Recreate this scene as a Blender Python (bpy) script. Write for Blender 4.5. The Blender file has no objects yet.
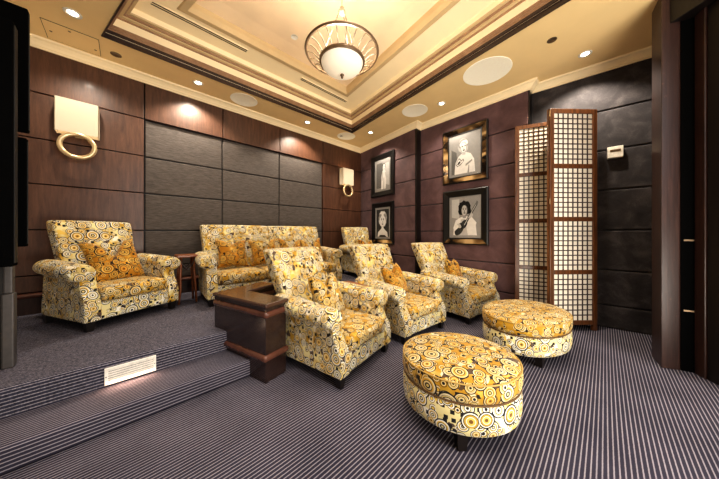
import bpy, bmesh, math, random
from mathutils import Vector, Matrix

random.seed(7)
SC = bpy.context.scene
COL = SC.collection
PI = math.pi
sin, cos = math.sin, math.cos

# ------------------------------------------------------------------ helpers
def lin(c):
    return tuple((v / 255 / 12.92) if v / 255 <= .04045 else ((v / 255 + .055) / 1.055) ** 2.4 for v in c)

def new_obj(name, data, parent=None, loc=(0, 0, 0), rotz=0.0):
    o = bpy.data.objects.new(name, data)
    COL.objects.link(o)
    o.location = loc
    o.rotation_euler = (0, 0, rotz)
    if parent:
        o.parent = parent
    return o

def thing(name, label, cat, loc=(0, 0, 0), rotz=0.0, group=None):
    o = new_obj(name, None, None, loc, rotz)
    o.empty_display_size = .1
    o['label'] = label
    o['category'] = cat
    if group:
        o['group'] = group
    return o

def tag(o, label, cat, group=None):
    o['label'] = label
    o['category'] = cat
    if group:
        o['group'] = group
    return o

def build(bm, name, mat, parent=None, smooth=False, loc=(0, 0, 0), rotz=0.0, bevel=0.0, uv=None, seg=2):
    """link bm as one mesh object"""
    bmesh.ops.recalc_face_normals(bm, faces=bm.faces)
    if uv:
        uv_box(bm, uv if isinstance(uv, tuple) else (random.random() * 5, random.random() * 5))
    me = bpy.data.meshes.new(name)
    if smooth:
        for f in bm.faces:
            f.smooth = True
    bm.to_mesh(me)
    bm.free()
    mats = mat if isinstance(mat, (list, tuple)) else [mat]
    for m in mats:
        me.materials.append(m)
    o = new_obj(name, me, parent, loc, rotz)
    if bevel:
        md = o.modifiers.new('bev', 'BEVEL')
        md.width = bevel
        md.segments = seg
        md.limit_method = 'ANGLE'
        md.angle_limit = .6
        md.harden_normals = False
    return o

def struct(bm, name, mat, **k):
    o = build(bm, name, mat, **k)
    o['kind'] = 'structure'
    return o

def uv_box(bm, off):
    L = bm.loops.layers.uv.verify()
    bm.normal_update()
    for f in bm.faces:
        n = f.normal
        ax = max(range(3), key=lambda i: abs(n[i]))
        for l in f.loops:
            p = l.vert.co
            if ax == 0:
                u, v = p.y + 3.1, p.z
            elif ax == 1:
                u, v = p.x, p.z + .0
            else:
                u, v = p.x, p.y + 1.7
            l[L].uv = (u + off[0], v + off[1])

def box(bm, x0, y0, z0, x1, y1, z1, mi=0):
    vs = [bm.verts.new(p) for p in ((x0, y0, z0), (x1, y0, z0), (x1, y1, z0), (x0, y1, z0),
                                    (x0, y0, z1), (x1, y0, z1), (x1, y1, z1), (x0, y1, z1))]
    for q in ((0, 3, 2, 1), (4, 5, 6, 7), (0, 1, 5, 4), (1, 2, 6, 5), (2, 3, 7, 6), (3, 0, 4, 7)):
        bm.faces.new([vs[i] for i in q]).material_index = mi
    return vs

def prism(bm, pts, z0, z1, mi=0):
    a = [bm.verts.new((p[0], p[1], z0)) for p in pts]
    b = [bm.verts.new((p[0], p[1], z1)) for p in pts]
    n = len(pts)
    fs = [bm.faces.new(a[::-1]), bm.faces.new(b)]
    for i in range(n):
        fs.append(bm.faces.new((a[i], a[(i + 1) % n], b[(i + 1) % n], b[i])))
    for f in fs:
        f.material_index = mi

def extrude_x(bm, prof, x0, x1):
    """prof: list of (y,z), extruded along x"""
    a = [bm.verts.new((x0, p[0], p[1])) for p in prof]
    b = [bm.verts.new((x1, p[0], p[1])) for p in prof]
    n = len(prof)
    bm.faces.new(a)
    bm.faces.new(b[::-1])
    for i in range(n):
        bm.faces.new((a[i], b[i], b[(i + 1) % n], a[(i + 1) % n]))

def lathe(bm, prof, cx=0, cy=0, sx=1.0, sy=1.0, n=48, rot=0.0):
    rings = []
    for r, z in prof:
        if r < 1e-6:
            rings.append([bm.verts.new((cx, cy, z))])
        else:
            ring = []
            for i in range(n):
                t = 2 * PI * i / n
                x, y = r * sx * cos(t), r * sy * sin(t)
                ring.append(bm.verts.new((cx + x * cos(rot) - y * sin(rot), cy + x * sin(rot) + y * cos(rot), z)))
            rings.append(ring)
    for a, b in zip(rings, rings[1:]):
        for i in range(n):
            j = (i + 1) % n
            if len(a) == 1 and len(b) > 1:
                bm.faces.new((a[0], b[j], b[i]))
            elif len(b) == 1 and len(a) > 1:
                bm.faces.new((a[i], a[j], b[0]))
            elif len(a) > 1:
                bm.faces.new((a[i], a[j], b[j], b[i]))
    return rings

def tube(bm, pts, r, n=8, closed=False, rr=None):
    pts = [Vector(p) for p in pts]
    m = len(pts)
    rings = []
    up = None
    for i, p in enumerate(pts):
        if closed:
            t = pts[(i + 1) % m] - pts[i - 1]
        else:
            t = pts[min(i + 1, m - 1)] - pts[max(i - 1, 0)]
        t.normalize()
        if up is None:
            up = Vector((0, 0, 1)) if abs(t.z) < .9 else Vector((1, 0, 0))
        a = up - t * up.dot(t)
        a.normalize()
        up = a
        b = t.cross(a)
        q = rr[i] if rr else r
        rings.append([bm.verts.new(p + (a * cos(2 * PI * k / n) + b * sin(2 * PI * k / n)) * q) for k in range(n)])
    for i in range(m if closed else m - 1):
        A, B = rings[i], rings[(i + 1) % m]
        for k in range(n):
            bm.faces.new((A[k], A[(k + 1) % n], B[(k + 1) % n], B[k]))
    if not closed:
        bm.faces.new(rings[0][::-1])
        bm.faces.new(rings[-1])

def soft_box(bm, c, s, r, puff=(0, 0, 0), fn=None, flat=6, kz=3):
    """rounded box, centre c, full size s, edge radius r; puff bulges the x,y,z faces; fn remaps a point"""
    hx, hy, hz = s[0] / 2, s[1] / 2, s[2] / 2
    def axis(h):
        rr = min(r, h * .98)
        i = h - rr
        out = [-(i + rr * sin(PI / 2 * k / kz)) for k in range(kz, 0, -1)]
        out += [-i + 2 * i * k / flat for k in range(flat + 1)]
        out += [i + rr * sin(PI / 2 * k / kz) for k in range(1, kz + 1)]
        return out
    A = [axis(hx), axis(hy), axis(hz)]
    H = (hx, hy, hz)
    cache = {}
    def vert(ix):
        if ix in cache:
            return cache[ix]
        q = [A[k][ix[k]] for k in range(3)]
        cl = [max(-(H[k] - min(r, H[k] * .98)), min(H[k] - min(r, H[k] * .98), q[k])) for k in range(3)]
        d = [q[k] - cl[k] for k in range(3)]
        ln = math.sqrt(sum((d[k] / min(r, H[k] * .98)) ** 2 for k in range(3)))
        if ln > 1e-9:
            q = [cl[k] + d[k] / ln for k in range(3)]
        u = [max(-1, min(1, q[k] / H[k])) for k in range(3)]
        bx = puff[0] * (1 - u[1] ** 2) * (1 - u[2] ** 2) * (1 if u[0] > .0 else -1) * abs(u[0])
        by = puff[1] * (1 - u[0] ** 2) * (1 - u[2] ** 2) * (1 if u[1] > .0 else -1) * abs(u[1])
        bz = puff[2] * (1 - u[0] ** 4) * (1 - u[1] ** 4) * (1 if u[2] > .0 else -1) * abs(u[2])
        p = Vector((c[0] + q[0] + bx, c[1] + q[1] + by, c[2] + q[2] + bz))
        if fn:
            p = Vector(fn(p))
        v = bm.verts.new(p)
        cache[ix] = v
        return v
    N = [len(a) for a in A]
    for ax in range(3):
        o1, o2 = [(1, 2), (2, 0), (0, 1)][ax]
        for side in (0, N[ax] - 1):
            for i in range(N[o1] - 1):
                for j in range(N[o2] - 1):
                    idx = []
                    for (di, dj) in ((0, 0), (1, 0), (1, 1), (0, 1)):
                        t = [0, 0, 0]
                        t[ax] = side
                        t[o1] = i + di
                        t[o2] = j + dj
                        idx.append(tuple(t))
                    vs = [vert(t) for t in idx]
                    if side == 0:
                        vs = vs[::-1]
                    try:
                        bm.faces.new(vs)
                    except ValueError:
                        pass

# ------------------------------------------------------------------ materials
class NT:
    def __init__(s, name):
        s.m = bpy.data.materials.new(name)
        s.m.use_nodes = True
        s.t = s.m.node_tree
        s.b = s.t.nodes['Principled BSDF']
    def n(s, typ, **k):
        nd = s.t.nodes.new(typ)
        for a, v in k.items():
            setattr(nd, a, v)
        return nd
    def l(s, a, b):
        s.t.links.new(a, b)
    def math(s, op, a, b=None, clamp=False):
        nd = s.n('ShaderNodeMath', operation=op)
        nd.use_clamp = clamp
        for i, v in enumerate((a, b)):
            if v is None:
                continue
            if isinstance(v, (int, float)):
                nd.inputs[i].default_value = v
            else:
                s.l(v, nd.inputs[i])
        return nd.outputs[0]
    def mix(s, f, a, b, blend='MIX'):
        nd = s.n('ShaderNodeMix', data_type='RGBA', blend_type=blend)
        for i, v in ((0, f), (6, a), (7, b)):
            if isinstance(v, (int, float)):
                nd.inputs[i].default_value = v
            elif isinstance(v, tuple):
                nd.inputs[i].default_value = (*v[:3], 1)
            else:
                s.l(v, nd.inputs[i])
        return nd.outputs[2]
    def ramp(s, fac, stops, interp='LINEAR'):
        nd = s.n('ShaderNodeValToRGB')
        nd.color_ramp.interpolation = interp
        e = nd.color_ramp.elements
        while len(e) > 1:
            e.remove(e[-1])
        e[0].position = stops[0][0]
        e[0].color = (*stops[0][1], 1)
        for p, c in stops[1:]:
            q = e.new(p)
            q.color = (*c, 1)
        s.l(fac, nd.inputs[0])
        return nd.outputs[0]
    def obj_coord(s, scale=(1, 1, 1)):
        tc = s.n('ShaderNodeTexCoord')
        mp = s.n('ShaderNodeMapping')
        mp.inputs['Scale'].default_value = scale
        s.l(tc.outputs['Object'], mp.inputs[0])
        return mp.outputs[0]
    def noise(s, vec, scale, detail=4, rough=.55, dist=0):
        nd = s.n('ShaderNodeTexNoise')
        nd.inputs['Scale'].default_value = scale
        nd.inputs['Detail'].default_value = detail
        nd.inputs['Roughness'].default_value = rough
        nd.inputs['Distortion'].default_value = dist
        s.l(vec, nd.inputs['Vector'])
        return nd.outputs[0]
    def bump(s, h, strength, dist=.01):
        nd = s.n('ShaderNodeBump')
        nd.inputs['Strength'].default_value = strength
        nd.inputs['Distance'].default_value = dist
        s.l(h, nd.inputs['Height'])
        s.l(nd.outputs[0], s.b.inputs['Normal'])
    def base(s, c, rough=.5, metal=0, spec=.5):
        if isinstance(c, tuple):
            s.b.inputs['Base Color'].default_value = (*c[:3], 1)
        else:
            s.l(c, s.b.inputs['Base Color'])
        if isinstance(rough, (int, float)):
            s.b.inputs['Roughness'].default_value = rough
        else:
            s.l(rough, s.b.inputs['Roughness'])
        s.b.inputs['Metallic'].default_value = metal
        s.b.inputs['Specular IOR Level'].default_value = spec
        return s.m

def plain(name, c, rough=.5, metal=0, spec=.5, nz=.12, scale=30):
    t = NT(name)
    c = lin(c)
    v = t.noise(t.obj_coord(), scale, 3)
    col = t.ramp(v, [(.3, tuple(x * (1 - nz) for x in c)), (.7, tuple(min(1, x * (1 + nz)) for x in c))])
    return t.base(col, rough, metal, spec)

def wood(name, dark, mid, light, grain=(14, 14, 1.2), rough=.33, coat=.0, wear=0.0):
    t = NT(name)
    v = t.noise(t.obj_coord(grain), 3.0, 6, .6, .8)
    v2 = t.noise(t.obj_coord(tuple(g * 4 for g in grain)), 5.0, 3, .6)
    big = t.noise(t.obj_coord(), 1.3, 2)
    f = t.math('ADD', t.math('MULTIPLY', v, .65), t.math('ADD', t.math('MULTIPLY', v2, .2), t.math('MULTIPLY', big, .25)))
    col = t.ramp(f, [(.35, lin(dark)), (.55, lin(mid)), (.78, lin(light))])
    if wear:
        w = t.ramp(t.noise(t.obj_coord(), 22, 6, .75), [(.62, (0, 0, 0)), (.72, (wear, wear, wear))])
        col = t.mix(w, col, lin((150, 100, 80)))
    t.base(col, rough)
    t.bump(v2, .06)
    if coat:
        t.b.inputs['Coat Weight'].default_value = coat
        t.b.inputs['Coat Roughness'].default_value = .12
    return t.m

M = {}
M['wood_wall'] = wood('wall veneer', (58, 36, 26), (82, 54, 39), (106, 73, 54), (9, 9, 1.0), .40, .05)
M['wood_dark'] = wood('dark stained wood', (36, 22, 17), (54, 34, 27), (76, 50, 40), (12, 12, 1.2), .34, .2)
M['wood_black'] = wood('blackened wood', (12, 9, 8), (20, 15, 13), (31, 23, 20), (12, 12, 1.2), .4)
M['wood_pier'] = wood('worn pier wood', (34, 21, 18), (50, 31, 26), (70, 46, 38), (16, 16, .9), .38, .15, .25)
M['wood_red'] = wood('reddish rail wood', (70, 42, 33), (88, 54, 42), (108, 70, 56), (2, 2, 2), .24, .5)
M['wood_ped'] = wood('pedestal wood', (36, 25, 22), (46, 32, 28), (58, 42, 37), (2, 2, 7), .25, .55)
M['wood_cap'] = wood('pedestal cap wood', (54, 36, 29), (70, 48, 38), (88, 62, 50), (2, 2, 7), .22, .6)
M['wood_rustic'] = wood('rustic table wood', (84, 44, 22), (128, 72, 38), (166, 104, 60), (2, 10, 10), .4, .1)
M['wood_screen'] = wood('screen frame wood', (52, 31, 17), (90, 54, 28), (136, 86, 46), (16, 16, 1.2), .36, .15)
M['void'] = plain('void black', (8, 8, 8), .9, 0, .03)
M['black'] = plain('black lacquer', (11, 10, 11), .4)
M['blackmatte'] = plain('matte black', (12, 11, 11), .6)
M['leg'] = plain('ebonised leg', (24, 18, 16), .35)
M['steel'] = plain('brushed steel', (84, 80, 78), .5, .4)
M['bronze'] = plain('antique bronze', (112, 92, 70), .35, .6)
M['nickel'] = plain('champagne metal', (226, 208, 180), .22, .55)
M['gilt'] = plain('brushed gilt', (222, 198, 156), .26, .65)
M['ivory'] = plain('ivory plastic', (226, 220, 206), .45)
M['grille'] = plain('grille enamel', (236, 232, 222), .4)
M['cream'] = plain('ceiling paint', (228, 199, 146), .7, 0, .3, .03, 3)
M['cream_lt'] = plain('cornice paint', (244, 224, 184), .6, 0, .3, .03, 3)
M['tan'] = plain('tan coffer paint', (198, 172, 130), .6, 0, .3, .05, 4)
M['disc'] = plain('speaker cloth', (255, 247, 226), .8, 0, .2, .03, 40)
M['tray'] = plain('tray ceiling glaze', (238, 212, 176), .7, 0, .3, .08, 2.2)
M['mould'] = wood('coffer moulding', (124, 94, 68), (152, 118, 88), (176, 142, 108), (2, 2, 2), .35, .1)
M['mould_dark'] = wood('dark coffer moulding', (34, 22, 17), (48, 31, 24), (66, 46, 36), (2, 2, 2), .3, .2)
M['capiz'] = plain('capiz shell', (238, 230, 214), .4, 0, .5, .06, 14)
M['wallpaint'] = plain('grey side wall paint', (178, 168, 156), .8)

def suede(name, a, b, c, sc=7):
    t = NT(name)
    v = t.noise(t.obj_coord(), sc, 5, .62, .5)
    v2 = t.noise(t.obj_coord(), 90, 2)
    f = t.math('ADD', t.math('MULTIPLY', v, .8), t.math('MULTIPLY', v2, .2))
    t.base(t.ramp(f, [(.33, lin(a)), (.5, lin(b)), (.68, lin(c))]), .74, 0, .28)
    t.b.inputs['Sheen Weight'].default_value = .25
    t.b.inputs['Sheen Roughness'].default_value = .4
    t.bump(v2, .12, .004)
    return t.m
M['suede'] = suede('plum suede', (76, 55, 56), (93, 69, 69), (111, 85, 84), 3)
M['suede_dk'] = suede('charcoal suede', (40, 37, 38), (56, 52, 53), (82, 76, 76), 5)

t = NT('grey acoustic cloth')
tc = t.obj_coord()
sp = t.n('ShaderNodeSeparateXYZ')
t.l(tc, sp.inputs[0])
wx = t.math('SINE', t.math('MULTIPLY', sp.outputs[0], 700))
wz = t.math('SINE', t.math('MULTIPLY', sp.outputs[2], 260))
wv = t.math('ADD', t.math('MULTIPLY', t.math('MULTIPLY', wx, wz), .12), t.noise(t.obj_coord((3, 3, 40)), 5, 4))
t.base(t.ramp(wv, [(.3, lin((66, 59, 55))), (.5, lin((84, 77, 72))), (.72, lin((104, 96, 90)))]), .75, 0, .25)
M['cloth'] = t.m

# striped carpet: lines run along x, over treads and risers alike
t = NT('striped carpet')
tc = t.n('ShaderNodeTexCoord')
sp = t.n('ShaderNodeSeparateXYZ')
t.l(tc.outputs['Object'], sp.inputs[0])
wob = t.math('MULTIPLY', t.noise(tc.outputs['Object'], 60, 2), .0025)
s_ = t.math('ADD', t.math('ADD', sp.outputs[1], sp.outputs[2]), wob)
fr = t.math('FRACT', t.math('MULTIPLY', s_, 1 / .0205))
tri = t.math('ABSOLUTE', t.math('SUBTRACT', fr, .5))
line = t.ramp(tri, [(.10, (1, 1, 1)), (.17, (0, 0, 0))])
fib = t.noise(tc.outputs['Object'], 160, 5, .75)
big = t.noise(tc.outputs['Object'], 3.2, 4)
darkc = t.mix(big, lin((40, 39, 50)), lin((72, 70, 84)))
litec = t.mix(big, lin((126, 123, 130)), lin((176, 171, 178)))
col = t.mix(line, darkc, litec)
col = t.mix(.5, col, t.mix(fib, lin((45, 42, 46)), lin((212, 205, 208))), 'OVERLAY')
t.base(col, .95, 0, .1)
t.bump(fib, .5, .006)
M['carpet'] = t.m

t = NT('plain tweed carpet')
tc = t.n('ShaderNodeTexCoord')
sp = t.n('ShaderNodeSeparateXYZ')
t.l(tc.outputs['Object'], sp.inputs[0])
fr = t.math('FRACT', t.math('MULTIPLY', t.math('ADD', sp.outputs[1], sp.outputs[2]), 1 / .0205))
tri = t.math('ABSOLUTE', t.math('SUBTRACT', fr, .5))
line = t.ramp(tri, [(.1, (.6, .6, .6)), (.2, (0, 0, 0))])
fib = t.noise(tc.outputs['Object'], 75, 6, .8)
big = t.noise(tc.outputs['Object'], 4, 4)
col = t.mix(line, t.mix(big, lin((36, 37, 49)), lin((70, 71, 87))), lin((180, 174, 178)))
fibc = t.ramp(fib, [(.36, lin((30, 28, 32))), (.64, lin((228, 224, 226)))])
col = t.mix(.7, col, fibc, 'OVERLAY')
t.base(col, .95, 0, .1)
t.bump(fib, .5, .006)
M['carpet_up'] = t.m

def fabric(name, gold, tint=None):
    """upholstery printed with rings of many sizes on a gold and cream ground"""
    t = NT(name)
    K, W, G, C = lin((22, 18, 20)), lin((234, 229, 214)), lin((190, 156, 56)), lin((222, 208, 152))
    Y, D, S = lin((222, 188, 92)), lin((120, 84, 34)), lin((150, 145, 152))
    tc = t.n('ShaderNodeTexCoord')
    def vor(scale, off, rnd=.75, metric='EUCLIDEAN'):
        mp = t.n('ShaderNodeMapping')
        mp.inputs['Scale'].default_value = (scale, scale, scale)
        mp.inputs['Location'].default_value = (off, off * 1.7, 0)
        t.l(tc.outputs['UV'], mp.inputs[0])
        v = t.n('ShaderNodeTexVoronoi', voronoi_dimensions='2D', feature='F1', distance=metric)
        v.inputs['Scale'].default_value = 1
        v.inputs['Randomness'].default_value = rnd
        t.l(mp.outputs[0], v.inputs['Vector'])
        sc = t.n('ShaderNodeSeparateColor')
        t.l(v.outputs['Color'], sc.inputs[0])
        return v.outputs['Distance'], sc.outputs
    def disc(scale, off, thr, rmin, rmax, pals):
        d, r = vor(scale, off)
        rad = t.math('ADD', t.math('MULTIPLY', r[0], rmax - rmin), rmin)
        q = t.math('DIVIDE', d, rad)
        c1 = t.ramp(q, pals[0], 'CONSTANT')
        c2 = t.ramp(q, pals[1], 'CONSTANT')
        c3 = t.ramp(q, pals[2], 'CONSTANT')
        c = t.mix(t.math('GREATER_THAN', r[1], .36), c1, c2)
        c = t.mix(t.math('GREATER_THAN', r[1], .7), c, c3)
        m = t.math('MULTIPLY', t.math('LESS_THAN', q, 1.0), t.math('GREATER_THAN', r[2], thr))
        return m, c
    P1 = [(0, K), (.20, W), (.40, K), (.50, C), (.64, S), (.70, W), (.84, K)]
    P2 = [(0, C), (.16, K), (.30, W), (.46, K), (.54, Y), (.70, W), (.85, K)]
    P3 = [(0, D), (.20, Y), (.40, W), (.48, G), (.66, K), (.73, W), (.85, K)]
    P4 = [(0, K), (.42, W), (.62, G), (.84, K)]
    P5 = [(0, Y), (.40, K), (.55, W), (.84, D)]
    P6 = [(0, W), (.35, D), (.50, C), (.86, K)]
    big = t.noise(tc.outputs['UV'], 8, 2)
    bigv = t.math('ADD', big, gold - .5)
    # ground: gold against cream patches, black chips between
    d0, r0 = vor(24, 2.3, 1.0, 'CHEBYCHEV')
    ground = t.mix(t.ramp(bigv, [(.40, (0, 0, 0)), (.56, (1, 1, 1))]), C, G)
    ground = t.mix(t.math('GREATER_THAN', r0[0], .72), ground, t.mix(t.math('GREATER_THAN', r0[1], .72), t.mix(t.math('GREATER_THAN', r0[1], .36), Y, W), lin((92, 74, 62))))
    chip = t.math('MULTIPLY', t.math('LESS_THAN', d0, .27), t.math('GREATER_THAN', r0[2], .55))
    ground = t.mix(chip, ground, K)
    m, c = disc(19, .0, .45, .30, .48, (P4, P5, P6))
    col = t.mix(m, ground, c)
    m, c = disc(13, 4.2, .30, .36, .54, (P2, P1, P3))
    col = t.mix(m, col, c)
    m, c = disc(9, 8.9, .52, .34, .52, (P1, P3, P2))
    col = t.mix(m, col, c)
    col = t.mix(t.math('MULTIPLY', t.ramp(bigv, [(.36, (0, 0, 0)), (.66, (1, 1, 1))]), .72), col, lin((230, 198, 100)), 'MULTIPLY')
    if tint:
        col = t.mix(1.0, col, lin(tint), 'MULTIPLY')
    fine = t.noise(tc.outputs['UV'], 300, 2)
    t.base(col, .72, 0, .25)
    t.b.inputs['Sheen Weight'].default_value = .12
    t.bump(fine, .15, .003)
    return t.m
M['fab'] = fabric('ring print linen', .45)
M['fab_cream'] = fabric('ring print linen pale', .24)  # same fabric, paler for skirts: light on the pile put into the colour
M['fab_gold'] = fabric('ring print linen gold', .63)  # golder for seats and ottoman tops, sheen of upward faces put into the colour
M['fab_cushion'] = fabric('ring print linen deep gold', .62, (240, 212, 140))
M['piping'] = plain('ochre piping', (176, 144, 78), .7)

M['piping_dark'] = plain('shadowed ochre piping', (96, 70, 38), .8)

def glow(name, c, strength, base=(240, 225, 195)):
    t = NT(name)
    t.base(lin(base), .5)
    t.b.inputs['Emission Color'].default_value = (*lin(c), 1)
    t.b.inputs['Emission Strength'].default_value = strength
    return t.m
M['shade'] = glow('lit shade', (255, 226, 182), .06, (204, 190, 166))
M['bowl'] = glow('frosted bowl', (255, 232, 200), .22, (240, 232, 216))
M['lamp'] = glow('lit lamp face', (255, 246, 228), 9)

def pane_mat():
    t = NT('picture glazing')
    out = t.t.nodes['Material Output']
    tr = t.n('ShaderNodeBsdfTransparent')
    gl = t.n('ShaderNodeBsdfGlossy')
    gl.inputs['Roughness'].default_value = .03
    lw = t.n('ShaderNodeLayerWeight')
    lw.inputs['Blend'].default_value = .25
    fr = t.n('ShaderNodeMath', operation='MULTIPLY')
    fr.inputs[1].default_value = .35
    t.l(lw.outputs['Fresnel'], fr.inputs[0])
    mx = t.n('ShaderNodeMixShader')
    t.l(fr.outputs[0], mx.inputs[0])
    t.l(tr.outputs[0], mx.inputs[1])
    t.l(gl.outputs[0], mx.inputs[2])
    t.l(mx.outputs[0], out.inputs[0])
    return t.m
M['pane'] = pane_mat()
GREY = [plain('photo grey %d' % g, (g, int(g * .985), int(g * .96)), .6, 0, .3, .05, 20) for g in (22, 60, 108, 152, 192, 228)]

# ------------------------------------------------------------------ the room
ZP, ZS = .31, .14            # platform and lower step
ZW, ZC = 3.26, 3.34          # top of wall panels, ceiling
YB = 4.40                    # back wall
XL = -.92                    # left wall
LV = [.73, 1.235, 1.745, 2.25, 2.76]
S1 = ((4.34, 4.40), (4.08, 2.61))
S2 = ((4.24, 2.61), (4.15, .77))
S3 = ((4.29, .77), (4.44, -.75))

bm = bmesh.new()
box(bm, XL, -2.6, -.06, 4.9, 4.6, 0)
struct(bm, 'floor', M['carpet'])

bm = bmesh.new()             # raised platform, front edge steps back behind the front row
prism(bm, [(XL, 2.40), (.78, 2.40), (.78, 2.66), (4.4, 2.66), (4.4, 4.55), (XL, 4.55)], 0, ZP)
struct(bm, 'floor_platform', M['carpet_up'], bevel=.022, seg=3)
bm = bmesh.new()
prism(bm, [(XL, 2.075), (.79, 2.075), (.70, 2.45), (XL, 2.45)], 0, ZS)
struct(bm, 'floor_step', M['carpet'], bevel=.02, seg=3)

# back wall
wall_back = bmesh.new()
box(wall_back, XL, YB + .06, 0, 4.6, YB + .16, 3.9)
wall_back = struct(wall_back, 'wall_back', M['blackmatte'])
bm = bmesh.new()
g = .006
base_z = .545
cols = [(XL, .191), (.191, 1.156), (1.156, 2.148), (2.148, 3.163), (3.163, 4.36)]
rows = [base_z] + LV + [ZW + .04]
for ci, (x0, x1) in enumerate(cols):
    for z0, z1 in zip(rows, rows[1:]):
        if ci in (0, 4) or z0 > 2.7:
            box(bm, x0 + g, YB, z0 + g, x1 - g, YB + .07, z1 - g)
build(bm, 'wood_panelling', M['wood_wall'], wall_back, bevel=.004)
bm = bmesh.new()
for x0, x1 in cols[1:4]:
    for z0, z1 in zip(rows[:-2], rows[1:-1]):
        soft_box(bm, ((x0 + x1) / 2, YB + .055, (z0 + z1) / 2), (x1 - x0 - .014, .04, z1 - z0 - .014), .012, flat=1, kz=2)
build(bm, 'cloth_panelling', M['cloth'], wall_back)
bm = bmesh.new()
box(bm, XL, YB - .012, 0, 4.34, YB + .06, .49)
struct(bm, 'baseboard_back', M['wood_dark'], smooth=False)
bm = bmesh.new()
for a in (0,):
    prof = [(YB - .012, .485)] + [(YB - .014 - .032 * cos(t_), .512 + .027 * sin(t_)) for t_ in [(-PI / 2 + PI * k / 8) for k in range(9)]] + [(YB + .05, .541), (YB + .05, .485)]
    extrude_x(bm, prof, XL, 4.34)
struct(bm, 'trim_10', M['wood_red'], smooth=False)

# right wall in three slightly turned, stepped sections
def wall_section(name, P, Q, mat, zs, mat_back=M['blackmatte'], thick=.2):
    dx, dy = Q[0] - P[0], Q[1] - P[1]
    Ln = math.hypot(dx, dy)
    ang = math.atan2(dy, dx)
    bmw = bmesh.new()
    box(bmw, 0, .03, 0, Ln, .03 + thick, 3.9)         # local +y lies outside the room
    w = struct(bmw, name, mat_back, loc=(P[0], P[1], 0), rotz=ang)
    bmw = bmesh.new()
    for z0, z1 in zip(zs, zs[1:]):
        soft_box(bmw, (Ln / 2, .025, (z0 + z1) / 2), (Ln - .004, .05, z1 - z0 - .012), .014, flat=2, kz=3)
    build(bmw, 'suede_panelling', mat, w, smooth=False)
    return w, ang, Ln
ZR = [.0, .284] + LV + [ZW + .04]
# travelling toward the viewer the outside lies on the left hand: local +y = outside
wall_section('wall_right_far', S1[0], S1[1], M['suede'], ZR)
wall_section('wall_right_middle', S2[0], S2[1], M['suede'], ZR)
wall_section('wall_right_near', S3[0], S3[1], M['suede_dk'], ZR)
bm = bmesh.new()
box(bm, 4.083, 2.58, 0, 4.36, 2.612, ZW + .02)
struct(bm, 'trim_1', M['wood_black'])
bm = bmesh.new()
box(bm, 4.153, .755, 0, 4.42, .77, ZW + .02)
struct(bm, 'trim_2', M['wood_black'])
bm = bmesh.new()
box(bm, 4.5, -2.6, 0, 4.7, -.62, 3.9)
struct(bm, 'wall_right_rear', M['wood_black'])

# left wall with pilaster
bm = bmesh.new()
box(bm, XL - .15, -2.6, 0, XL, 4.6, 3.9)
struct(bm, 'wall_left', M['wallpaint'])
bm = bmesh.new()
box(bm, XL, 2.76, ZP, -.535, 2.80, 1.10)
pil = struct(bm, 'trim_3', M['wood_black'], bevel=.004)
bm = bmesh.new()
box(bm, -.575, 2.735, ZP, -.525, 2.805, .80)
box(bm, -.570, 2.745, .80, -.532, 2.803, 1.12)
build(bm, 'corner_cladding', M['steel'], pil, bevel=.008)

# ceiling with a tapered coffer
HB = [(-.17, 3.80), (3.46, 3.76), (2.62, -1.6), (1.10, -1.6)]      # coffer opening, back-left first
OUT = [(XL - .1, 4.6), (4.75, 4.6), (4.75, -2.6), (XL - .1, -2.6)]
bm = bmesh.new()
a = [bm.verts.new((*p, ZC)) for p in OUT]
b = [bm.verts.new((*p, ZC)) for p in HB]
a2 = [bm.verts.new((*p, ZC + .5)) for p in OUT]
for i in range(4):
    j = (i + 1) % 4
    bm.faces.new((a[i], a[j], b[j], b[i]))
struct(bm, 'ceiling', M['cream'])

def inset(poly, d):
    """move each edge of a convex polygon (clockwise from above) inward by d"""
    n = len(poly)
    lines = []
    cx = sum(p[0] for p in poly) / n
    cy = sum(p[1] for p in poly) / n
    for i in range(n):
        p, q = Vector(poly[i]), Vector(poly[(i + 1) % n])
        e = (q - p).normalized()
        nn = Vector((-e.y, e.x))
        if nn.dot(Vector((cx, cy)) - p) < 0:
            nn = -nn
        lines.append((p + nn * d, e))
    out = []
    for i in range(n):
        p1, e1 = lines[i - 1]
        p2, e2 = lines[i]
        den = e1.x * e2.y - e1.y * e2.x
        s = ((p2.x - p1.x) * e2.y - (p2.y - p1.y) * e2.x) / den
        out.append(tuple(p1 + e1 * s))
    return out

def frame_rings(bm, prof, cap=False):
    """prof: (inset, z) pairs swept round the coffer opening"""
    rs = [[bm.verts.new((*p, z)) for p in inset(HB, d)] for d, z in prof]
    for A, B in zip(rs, rs[1:]):
        for i in range(4):
            j = (i + 1) % 4
            bm.faces.new((A[i], A[j], B[j], B[i]))
    if cap:
        bm.faces.new(rs[-1])
def band(name, mat, prof, cap=False):
    bm = bmesh.new()
    frame_rings(bm, prof, cap)
    return struct(bm, name, mat)
band('trim_4', M['mould_dark'], [(-.012, ZC - .001), (-.012, ZC - .012), (0, ZC - .012), (.001, ZC + .03), (.010, ZC + .032), (.011, ZC + .036), (.002, ZC + .038)])
band('trim_9', M['cream_lt'], [(.002, ZC + .038), (.004, ZC + .044)])
band('trim_11', M['mould_dark'], [(.004, ZC + .044), (.016, ZC + .046), (.018, ZC + .072), (.022, ZC + .074)])
band('trim_5', M['mould'], [(.022, ZC + .074), (.024, ZC + .09), (.036, ZC + .092), (.038, ZC + .106), (.05, ZC + .108), (.052, ZC + .12), (.06, ZC + .122)])
band('ceiling_cove', M['cream_lt'], [(.06, ZC + .122), (.07, ZC + .205)])
band('trim_6', M['mould'], [(.07, ZC + .205), (.088, ZC + .208), (.09, ZC + .217)])
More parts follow.
